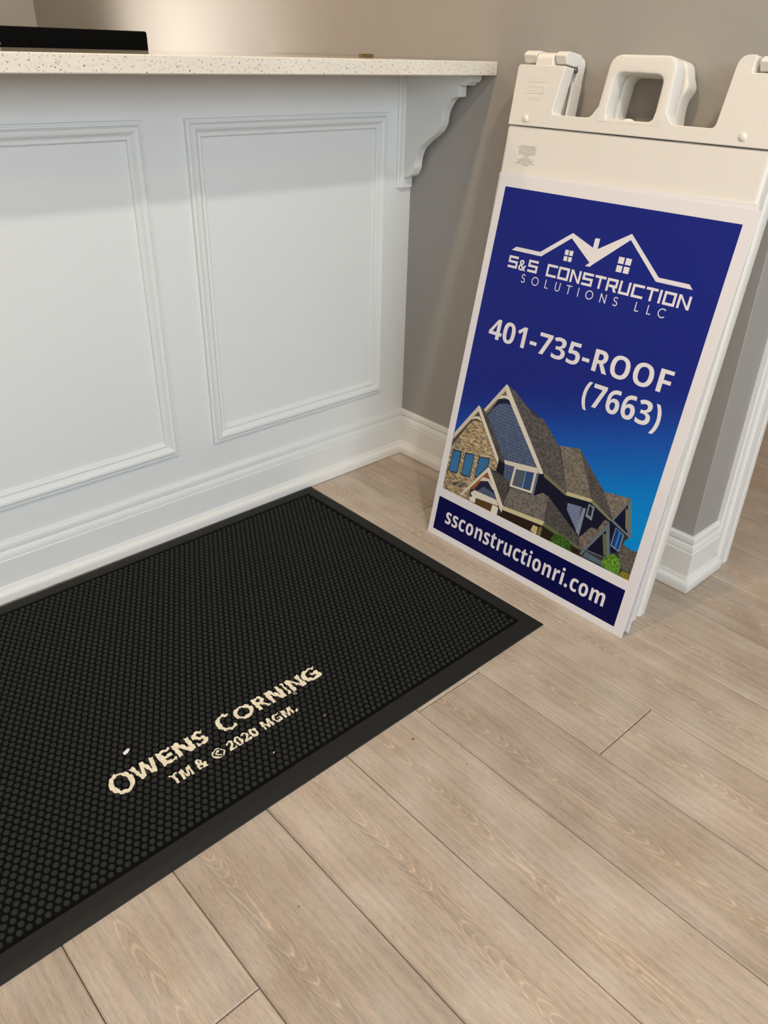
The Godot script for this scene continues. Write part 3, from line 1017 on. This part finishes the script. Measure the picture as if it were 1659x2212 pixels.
func make_picture() -> void:
	pic = Image.create(1366, 2048, false, Image.FORMAT_RGB8)
	var white := Color8(228, 225, 228)
	pic.fill(white)
	# blue field: deep at the top, opening to a bright sky at the lower right
	var x0 := int(21 * PK)
	var x1 := int(585 * PK)
	var y0 := int((914 - 886) * PK)
	var y1 := int((914 - 135.5) * PK)
	for y in range(y0, y1):
		var v := float(y - y0) / (y1 - y0)
		for xb in range(x0, x1, 6):
			var u := float(xb - x0) / (x1 - x0)
			var w := smoothstep(0.42, 1.02, v + (u - 0.5) * 0.22)
			var c := Color8(28, 39, 128).lerp(Color8(26, 84, 176), smoothstep(0.0, 0.5, w)).lerp(Color8(6, 138, 214), smoothstep(0.35, 1.0, w))
			pic.fill_rect(Rect2i(xb, y, mini(6, x1 - xb), 1), c)
	house()
	# clip the house to the picture's edge again
	pic.fill_rect(Rect2i(0, 0, x0, 2048), white)
	pic.fill_rect(Rect2i(x1, 0, 1366 - x1, 2048), white)
	pic.fill_rect(Rect2i(0, y1, 1366, 2048 - y1), white)
	var n0 := pp(Vector2(17, 111))
	var n1 := pp(Vector2(585.5, 17))
	pic.fill_rect(Rect2i(int(n0.x), int(n0.y), int(n1.x - n0.x), int(n1.y - n0.y)), Color8(5, 6, 72))
	logo(white)
	var sans := face("Droid Sans", 700)
	print_letters(pic, letters("401-735-ROOF", sans, 62, 545, 547.5, 597), pp, white)
	print_letters(pic, letters("(7663)", sans, 354, 545, 461, 525), pp, white)
	print_letters(pic, letters("ssconstructionri.com", sans, 52, 546, 46.5, 92), pp, white)

func logo(white: Color) -> void:
	var roof := [77, 755, 88, 764, 156, 764, 229, 816, 286, 795, 286, 813, 289, 815, 298, 815, 298, 794, 368, 836, 452, 765, 519, 765, 529, 756, 448, 756, 369, 824, 296, 762, 290, 756, 278, 756, 287, 764, 229, 805, 161, 755]
	paint("FL", white, roof)
	for w in [[220.5, 757, 241.5, 780, 2.6], [353, 758, 383.5, 788.5, 3.4]]:
		var mx: float = (w[0] + w[2]) / 2
		var my: float = (w[1] + w[3]) / 2
		var g: float = w[4] / 2
		for q in [[w[0], w[1], mx - g, my - g], [mx + g, w[1], w[2], my - g], [w[0], my + g, mx - g, w[3]], [mx + g, my + g, w[2], w[3]]]:
			paint("FL", white, [q[0], q[1], q[2], q[1], q[2], q[3], q[0], q[3]])
	# square-cut capitals, in units of letter width and height
	var shapes := {"S": [1, 1, 0, 1, 0, 0.52, 1, 0.52, 1, 0, 0, 0], "C": [1, 1, 0, 1, 0, 0, 1, 0], "O": [0, 0, 0, 1, 1, 1, 1, 0, 0, 0], "T": [0, 1, 1, 1], "U": [0, 1, 0, 0, 1, 0, 1, 1], "I": [0, 0, 0, 1], "R": [0, 0, 0, 1, 1, 1, 1, 0.42, 0.3, 0.42]}
	var place := [["S", 75, 102], ["S", 132, 159], ["C", 184.5, 212], ["O", 215.5, 244], ["N", 248.5, 274.5], ["S", 279.5, 306], ["T", 310, 337], ["R", 340.5, 367], ["U", 371.5, 397.5], ["C", 402, 429], ["T", 433, 460], ["I", 464, 470], ["O", 474, 501], ["N", 505.5, 532.5]]
	var w := 5.4
	for q in place:
		var a: float = q[1] + w / 2
		var b: float = q[2] - w / 2
		if q[0] == "N":
			for s in [[q[1], q[1] + w], [q[2] - w, q[2]]]:
				paint("FL", white, [s[0], 716.5, s[1], 716.5, s[1], 743.5, s[0], 743.5])
			paint("FL", white, [q[1], 743.5, q[1] + w, 743.5, q[2], 716.5, q[2] - w, 716.5])
			continue
		var g: Array = shapes[q[0]]
		var pts := []
		for i in range(0, g.size(), 2):
			pts.append(Vector2(lerpf(a, b, g[i]), lerpf(716.5 + w / 2, 743.5 - w / 2, g[i + 1])))
		stroke(pic, pts, w, pp, white)
		if q[0] == "T":
			stroke(pic, [Vector2((a + b) / 2, 719.2), Vector2((a + b) / 2, 741)], w, pp, white)
		if q[0] == "R":
			paint("FL", white, [q[1] + 13, 730, q[1] + 19.5, 730, q[2], 716.5, q[2] - 7, 716.5])
	print_letters(pic, letters("&", face("Droid Sans", 700), 105.5, 127.5, 715.5, 739), pp, white)
	# thin, widely spaced second line
	var k := 2.2
	for c in [160.5, 306.5]:
		round_stroke(pic, Vector2(c, 700), Vector2(8.6, 8.6), k, 0, TAU, pp, white)
	round_stroke(pic, Vector2(481, 700), Vector2(8.6, 8.6), k, 0.75, TAU - 0.75, pp, white)
	for c in [126.5, 371.5]:
		round_stroke(pic, Vector2(c, 704.4), Vector2(4.1, 4.2), k, 0.35, PI * 1.5, pp, white)
		round_stroke(pic, Vector2(c, 695.8), Vector2(4.5, 4.5), k, -PI * 0.88, PI * 0.5, pp, white)
	for c in [189.5, 420, 448]:
		stroke(pic, [Vector2(c, 708.5), Vector2(c, 692), Vector2(c + 7, 692)], k, pp, white)
	stroke(pic, [Vector2(217, 709), Vector2(217, 697)], k, pp, white)
	stroke(pic, [Vector2(228.5, 709), Vector2(228.5, 697)], k, pp, white)
	round_stroke(pic, Vector2(222.75, 697), Vector2(5.75, 5.6), k, PI, TAU, pp, white)
	stroke(pic, [Vector2(246.5, 708.5), Vector2(258.5, 708.5)], k, pp, white)
	stroke(pic, [Vector2(252.5, 708.5), Vector2(252.5, 691.5)], k, pp, white)
	stroke(pic, [Vector2(278, 708.5), Vector2(278, 691.5)], k, pp, white)
	stroke(pic, [Vector2(335, 691.5), Vector2(335, 708.5), Vector2(347.5, 691.5), Vector2(347.5, 708.5)], k, pp, white)

func house() -> void:
	paint("SH", Color8(60, 57, 58), [17, 133, 24, 257, 83, 376, 109, 370, 149, 451, 271, 405, 330, 361, 384, 373, 470, 303, 533, 312, 558, 231, 550, 219, 547, 202, 586, 157, 585, 137])
	paint("SH", Color8(92, 88, 88), [150, 455, 179, 446, 244, 408, 266, 408, 269, 410, 330, 362, 380, 267, 380, 260, 309, 287, 308, 288, 152, 450])
	paint("SD", Color8(86, 100, 130), [142, 418, 167, 424, 176, 412, 289, 291, 191, 277, 112, 367, 123, 387])
	paint("FL", Color8(30, 32, 60), [111, 371, 139, 416, 167, 424, 178, 411, 159, 411, 140, 404, 123, 386, 115, 368])
	paint("FL", Color8(205, 196, 180), [148, 456, 150, 441, 105, 372, 98, 377])
	paint("FL", Color8(120, 110, 92), [150, 441, 155, 431, 140, 425, 115, 374, 110, 369, 104, 372])
	paint("FL", Color8(215, 206, 190), [132, 413, 140, 425, 159, 431, 167, 422, 150, 422])
	paint("FL", Color8(220, 211, 196), [148, 456, 154, 453, 307, 287, 309, 270, 302, 277, 155, 432, 149, 442])
	paint("ST", Color8(186, 160, 118), [23, 262, 51, 317, 75, 341, 103, 345, 174, 268, 177, 243, 149, 238, 109, 164, 117, 136, 17, 133])
	paint("FL", Color8(84, 74, 58), [83, 368, 98, 354, 104, 342, 87, 345, 69, 337, 48, 301, 22, 254, 22, 261, 22, 275])
	paint("SH", Color8(84, 80, 76), [82, 381, 102, 375, 193, 278, 193, 272, 174, 275, 171, 274, 87, 376])
	paint("FL", Color8(205, 196, 178), [80, 382, 83, 367, 22, 273, 23, 292])
	paint("FL", Color8(212, 203, 188), [65, 340, 75, 352, 90, 356, 102, 346, 82, 348])
	paint("FL", Color8(220, 211, 196), [80, 382, 86, 379, 174, 275, 176, 259, 82, 369])
	paint("FL", Color8(36, 56, 78), [29, 248, 59, 252, 58, 190, 28, 187])
	paint("FL", Color8(36, 56, 78), [70, 254, 101, 259, 101, 195, 71, 191])
	paint("FL", Color8(36, 56, 78), [115, 259, 149, 266, 150, 244, 120, 201, 114, 201])
	paint("GL", Color8(58, 112, 160), [32, 245, 56, 249, 56, 193, 30, 190])
	paint("GL", Color8(58, 112, 160), [73, 251, 99, 256, 98, 198, 73, 195])
	paint("GL", Color8(58, 112, 160), [118, 257, 147, 263, 147, 244, 121, 207, 116, 205])
	paint("FL", Color8(126, 116, 100), [38, 158, 71, 174, 98, 178, 86, 160])
	paint("FL", Color8(70, 64, 58), [52, 156, 53, 162, 72, 174, 69, 171, 58, 157])
	paint("FL", Color8(70, 64, 58), [70, 158, 89, 177, 92, 176, 74, 157])
	paint("FL", Color8(24, 24, 44), [177, 268, 197, 269, 200, 238, 174, 244])
	paint("SD", Color8(84, 98, 128), [196, 267, 225, 272, 223, 226, 200, 237])
	paint("FL", Color8(214, 205, 190), [191, 277, 288, 292, 296, 281, 196, 268])
	paint("FL", Color8(22, 22, 44), [288, 277, 309, 285, 378, 259, 446, 272, 506, 246, 481, 214, 442, 174, 335, 236, 320, 239, 297, 223])
	paint("FL", Color8(100, 112, 134), [288, 280, 296, 281, 297, 223, 290, 224])
	paint("FL", Color8(216, 208, 194), [225, 272, 289, 280, 291, 227, 224, 220])
	paint("FL", Color8(52, 78, 118), [231, 268, 283, 278, 284, 232, 231, 226])
	paint("FL", Color8(84, 92, 104), [231, 268, 257, 273, 257, 229, 232, 226])
	paint("FL", Color8(120, 160, 215), [259, 274, 261, 274, 262, 229, 259, 228])
	paint("SL", Color8(118, 132, 160), [390, 244, 427, 249, 431, 189, 392, 228])
	paint("FL", Color8(130, 140, 158), [430, 248, 438, 250, 440, 181, 429, 188])
	paint("FL", Color8(132, 142, 150), [442, 263, 458, 261, 460, 228, 442, 232])
	paint("FL", Color8(28, 38, 62), [445, 260, 454, 257, 455, 236, 446, 238])
	paint("SL", Color8(110, 104, 98), [228, 219, 296, 224, 320, 241, 336, 238, 343, 171, 217, 164])
	paint("SH", Color8(118, 112, 105), [228, 219, 296, 224, 320, 241, 336, 238, 343, 171, 217, 164])
	paint("SH", Color8(84, 80, 78), [336, 239, 441, 178, 450, 155, 342, 170])
	paint("FL", Color8(44, 32, 24), [214, 134, 220, 156, 341, 171, 342, 167, 449, 152, 458, 134, 308, 126])
	paint("FL", Color8(206, 196, 152), [218, 165, 345, 176, 341, 164, 221, 155])
	paint("FL", Color8(206, 196, 152), [295, 172, 343, 174, 341, 164, 298, 162])
	paint("FL", Color8(98, 108, 70), [343, 174, 451, 156, 446, 150, 341, 164])
	paint("FL", Color8(196, 182, 134), [316, 155, 330, 156, 331, 135, 312, 139])
	paint("FL", Color8(118, 112, 72), [333, 157, 342, 160, 343, 136, 333, 135])
	paint("SH", Color8(80, 76, 74), [152, 242, 221, 231, 223, 217, 218, 168, 214, 169, 156, 237])
	paint("FL", Color8(90, 66, 38), [133, 156, 202, 164, 207, 136, 133, 130])
	paint("FL", Color8(150, 86, 46), [152, 229, 159, 216, 143, 212, 122, 171, 107, 168])
	paint("FL", Color8(38, 40, 68), [121, 170, 141, 202, 158, 207, 176, 198, 187, 184, 149, 188, 133, 171])
	paint("SD", Color8(84, 98, 128), [133, 171, 149, 189, 184, 186, 198, 169])
	paint("FL", Color8(214, 205, 190), [132, 199, 142, 213, 161, 215, 182, 193, 177, 193, 159, 208])
	paint("FL", Color8(210, 201, 186), [150, 244, 152, 231, 88, 141, 80, 140])
	paint("FL", Color8(222, 214, 200), [114, 159, 124, 170, 197, 172, 206, 159, 121, 151])
	paint("FL", Color8(226, 220, 208), [114, 147, 133, 157, 134, 138, 116, 137])
	paint("FL", Color8(226, 220, 208), [188, 156, 207, 156, 207, 136, 187, 136])
	paint("FL", Color8(222, 213, 198), [151, 244, 157, 240, 219, 165, 220, 147, 213, 153, 149, 232])
	paint("SH", Color8(124, 116, 104), [332, 364, 383, 374, 388, 371, 441, 281, 446, 274, 380, 267])
	paint("SH", Color8(88, 82, 82), [385, 373, 469, 304, 506, 252, 504, 247, 447, 273])
	paint("FL", Color8(190, 184, 142), [380, 268, 448, 276, 447, 268, 380, 259])
	paint("FL", Color8(128, 128, 98), [447, 276, 505, 250, 502, 246, 446, 267])
	paint("FL", Color8(118, 118, 86), [309, 288, 380, 265, 380, 258, 310, 279])
	paint("SH", Color8(124, 114, 104), [469, 304, 533, 313, 536, 312, 508, 252])
	paint("FL", Color8(22, 22, 46), [503, 243, 507, 249, 559, 230, 544, 228, 544, 186, 523, 178])
	paint("FL", Color8(104, 118, 128), [535, 314, 561, 233, 559, 228, 504, 247, 508, 253, 533, 304])
	paint("FL", Color8(20, 20, 50), [532, 298, 550, 236, 511, 251])
	paint("FL", Color8(128, 124, 70), [529, 288, 536, 286, 548, 241, 542, 246])
	paint("FL", Color8(122, 136, 152), [520, 238, 544, 230, 544, 187, 520, 193])
	paint("FL", Color8(24, 62, 126), [522, 236, 541, 228, 541, 191, 523, 196])
	paint("FL", Color8(60, 130, 200), [531, 234, 535, 233, 535, 194, 531, 194])
	paint("SH", Color8(116, 106, 98), [490, 244, 503, 243, 460, 151, 451, 151, 441, 178, 464, 214, 479, 215])
	paint("FL", Color8(98, 116, 126), [502, 244, 527, 170, 525, 160, 465, 156, 459, 140, 454, 144, 498, 232])
	paint("FL", Color8(18, 18, 42), [500, 222, 520, 162, 468, 159])
	paint("FL", Color8(104, 104, 62), [494, 212, 503, 213, 519, 163, 511, 165])
	paint("FL", Color8(84, 104, 114), [466, 154, 510, 150, 518, 140, 464, 139])
	paint("SH", Color8(96, 90, 86), [546, 209, 570, 204, 587, 208, 584, 148, 560, 156, 544, 185])
	paint("BU", Color8(70, 112, 40), [368, 136, 379, 159, 398, 164, 420, 158, 434, 137, 407, 133])
	paint("BU", Color8(112, 168, 52), [510, 151, 521, 168, 534, 179, 550, 173, 557, 161, 559, 136, 539, 136, 516, 139])
	paint("BU", Color8(158, 146, 44), [560, 134, 564, 151, 588, 150, 587, 134])

# ---------------------------------------------------------------- monitor, desk behind, and the small things
func small_things() -> void:
	var wd := thing("work_desk", "low work desk behind the tall reception counter", "desk", Transform3D(Basis(), Vector3(-1.2, 0, -1.15)))
	part("desktop", box(Vector3(-1.1, 0.72, -0.4), Vector3(1.1, 0.75, 0.42), 0.002), M.oak, wd)
	for s in [-1.05, 1.05]:
		part("side_panel", box(Vector3(s - 0.015, 0.0, -0.36), Vector3(s + 0.015, 0.72, 0.36), 0.001), M.oak, wd)
	var mo := thing("monitor", "black flat computer monitor seen from behind above the countertop", "monitor", Transform3D(Basis(), Vector3(-0.70, 0.75, -0.79)))
	var outline := rounded([[-0.365, 0.01, 0.006], [0.365, 0.01, 0.006], [0.365, 0.413, 0.007], [-0.365, 0.4145, 0.007]], 4)
	part("housing", prism(outline, -0.012, 0.02, 0.002), M.black, mo)
	part("screen", box(Vector3(-0.355, 0.02, -0.0125), Vector3(0.355, 0.403, -0.0115)), plain(Color8(6, 6, 7), 0.12), mo)
	part("stand_neck", box(Vector3(-0.03, 0.0, 0.012), Vector3(0.03, 0.2, 0.030), 0.002), M.black, mo)
	part("stand_base", box(Vector3(-0.13, 0.0, -0.08), Vector3(0.13, 0.012, 0.09), 0.003), M.black, mo)
	part("badge", box(Vector3(-0.072, 0.371, 0.0195), Vector3(-0.054, 0.378, 0.0206), 0.0003), plain(Color8(150, 150, 152), 0.4), mo).set_meta("label", "small grey badge")
	# added lamp, unseen behind the monitor, its shade shaped to wash the side wall
	var la := thing("added_desk_lamp", "added small lamp with a conical shade, unseen behind the monitor, lighting the side wall", "lamp", Transform3D(Basis(), Vector3(-0.50, 0.75, -1.25)))
	part("lamp_base", lathe(PackedVector2Array([Vector2(0, 0), Vector2(0.07, 0), Vector2(0.07, 0.008), Vector2(0.012, 0.016), Vector2(0.008, 0.03), Vector2(0.008, 0.335), Vector2(0, 0.337)]), 24), M.steel, la)
	var aim := Vector3(1.0, 0.12, 0.1).normalized()
	var head := Transform3D(Basis(aim.cross(Vector3.UP).normalized(), aim, aim.cross(Vector3.UP).normalized().cross(aim)), Vector3(0, 0.365, 0))
	part("lamp_shade", moved(lathe(PackedVector2Array([Vector2(0, -0.034), Vector2(0.014, -0.032), Vector2(0.018, -0.018), Vector2(0.034, 0.004), Vector2(0.033, 0.005), Vector2(0.016, -0.017), Vector2(0, -0.020)]), 24), head), M.black, la)
	var glow := plain(Color(0.95, 0.95, 0.93), 0.6)
	glow.emission_enabled = true
	glow.emission = Color(1.0, 0.97, 0.93)
	glow.emission_energy_multiplier = 2.0
	part("bulb", moved(lathe(PackedVector2Array([Vector2(0, -0.018), Vector2(0.008, -0.016), Vector2(0.015, -0.006), Vector2(0.015, 0.002), Vector2(0.009, 0.010), Vector2(0, 0.012)]), 20), head), glow, la)
	var ol := SpotLight3D.new()
	ol.name = "lamp_light"
	ol.transform = Transform3D(Basis.looking_at(aim, Vector3.UP), head.origin + aim * 0.016)
	ol.spot_angle = 60.0
	ol.spot_angle_attenuation = 0.6
	ol.light_color = Color(1.0, 0.97, 0.93)
	ol.light_energy = 0.55
	ol.light_size = 0.03
	ol.spot_range = 9.0
	ol.spot_attenuation = 2.0
	ol.shadow_enabled = true
	la.add_child(ol)
	# brass tube lying near the end of the countertop
	var prof := PackedVector2Array([Vector2(0, -0.021), Vector2(0.0026, -0.021), Vector2(0.0034, -0.019), Vector2(0.0034, -0.008), Vector2(0.0028, -0.0072), Vector2(0.0028, -0.0058), Vector2(0.0038, -0.005), Vector2(0.0038, 0.016), Vector2(0.0032, 0.018), Vector2(0.0032, 0.0205), Vector2(0, 0.021)])
	var tube := part("brass_tube", lathe(prof, 18), M.brass)
	tube.transform = Transform3D(Basis(Vector3.UP, Vector3(0.98, 0, 0.2), Vector3.UP.cross(Vector3(0.98, 0, 0.2))).orthonormalized(), Vector3(-0.078, TOP_Y + 0.0039, -0.1))
	tag(tube, "tiny brass coloured tube lying on the countertop near the wall", "tube")
	# scraps dropped on the mat and the floor
	scrap("paper_scrap", "torn white paper scrap on the mat above the lettering", "paper scrap", Vector3(-1.2583, 0.0106, 0.605), 0.0085, 0.0042, Color8(238, 236, 230), 0.5)
	scrap("paper_scrap", "dull grey scrap on the mat under the lettering's end", "paper scrap", Vector3(-0.9336, 0.0106, 0.6835), 0.006, 0.0045, Color8(120, 120, 110), 1.2)
	scrap("leaf_crumb", "tiny tan leaf crumb on the mat's studs", "crumb", Vector3(-0.9269, 0.0106, 0.7707), 0.005, 0.0018, Color8(140, 100, 66), 0.6)
	scrap("leaf_crumb", "tiny pale crumb on the mat below the second lettering row", "crumb", Vector3(-1.0557, 0.0106, 0.7827), 0.0028, 0.0013, Color8(210, 200, 180), 0.1)
	scrap("leaf_crumb", "rust brown leaf crumb on the floor planks beside the mat", "crumb", Vector3(-0.8326, 0.0006, 0.9204), 0.0036, 0.0024, Color8(142, 84, 50), 2.0)
	scrap("grit_speck", "tiny dark grit speck on the planks, close to the rust brown crumb", "speck", Vector3(-0.80, 0.0004, 1.03), 0.0012, 0.001, Color8(60, 52, 46), 0.4)
	scrap("grit_speck", "tiny dark grit speck on the planks below the mat's lettered part", "speck", Vector3(-1.20, 0.0004, 1.05), 0.0012, 0.001, Color8(60, 52, 46), 1.4)

func scrap(called: String, label: String, category: String, at: Vector3, a: float, b: float, tone: Color, turn: float, group := "") -> void:
	var p := PackedVector2Array()
	for k in 9:
		p.append(Vector2.from_angle(TAU * k / 9.0) * Vector2(a, b) * rng.randf_range(0.72, 1.15))
	var t := moved(prism(p, 0.0, 0.0007, 0.0001), Transform3D(Basis(Vector3.RIGHT, Vector3.FORWARD, Vector3.UP), Vector3.ZERO))
	for i in t.size():
		t[i].y += absf(t[i].x) * 0.12
	var o := part(called, t, plain(tone, 0.8))
	o.transform = Transform3D(Basis(Vector3.UP, turn), at)
	tag(o, label, category, group)
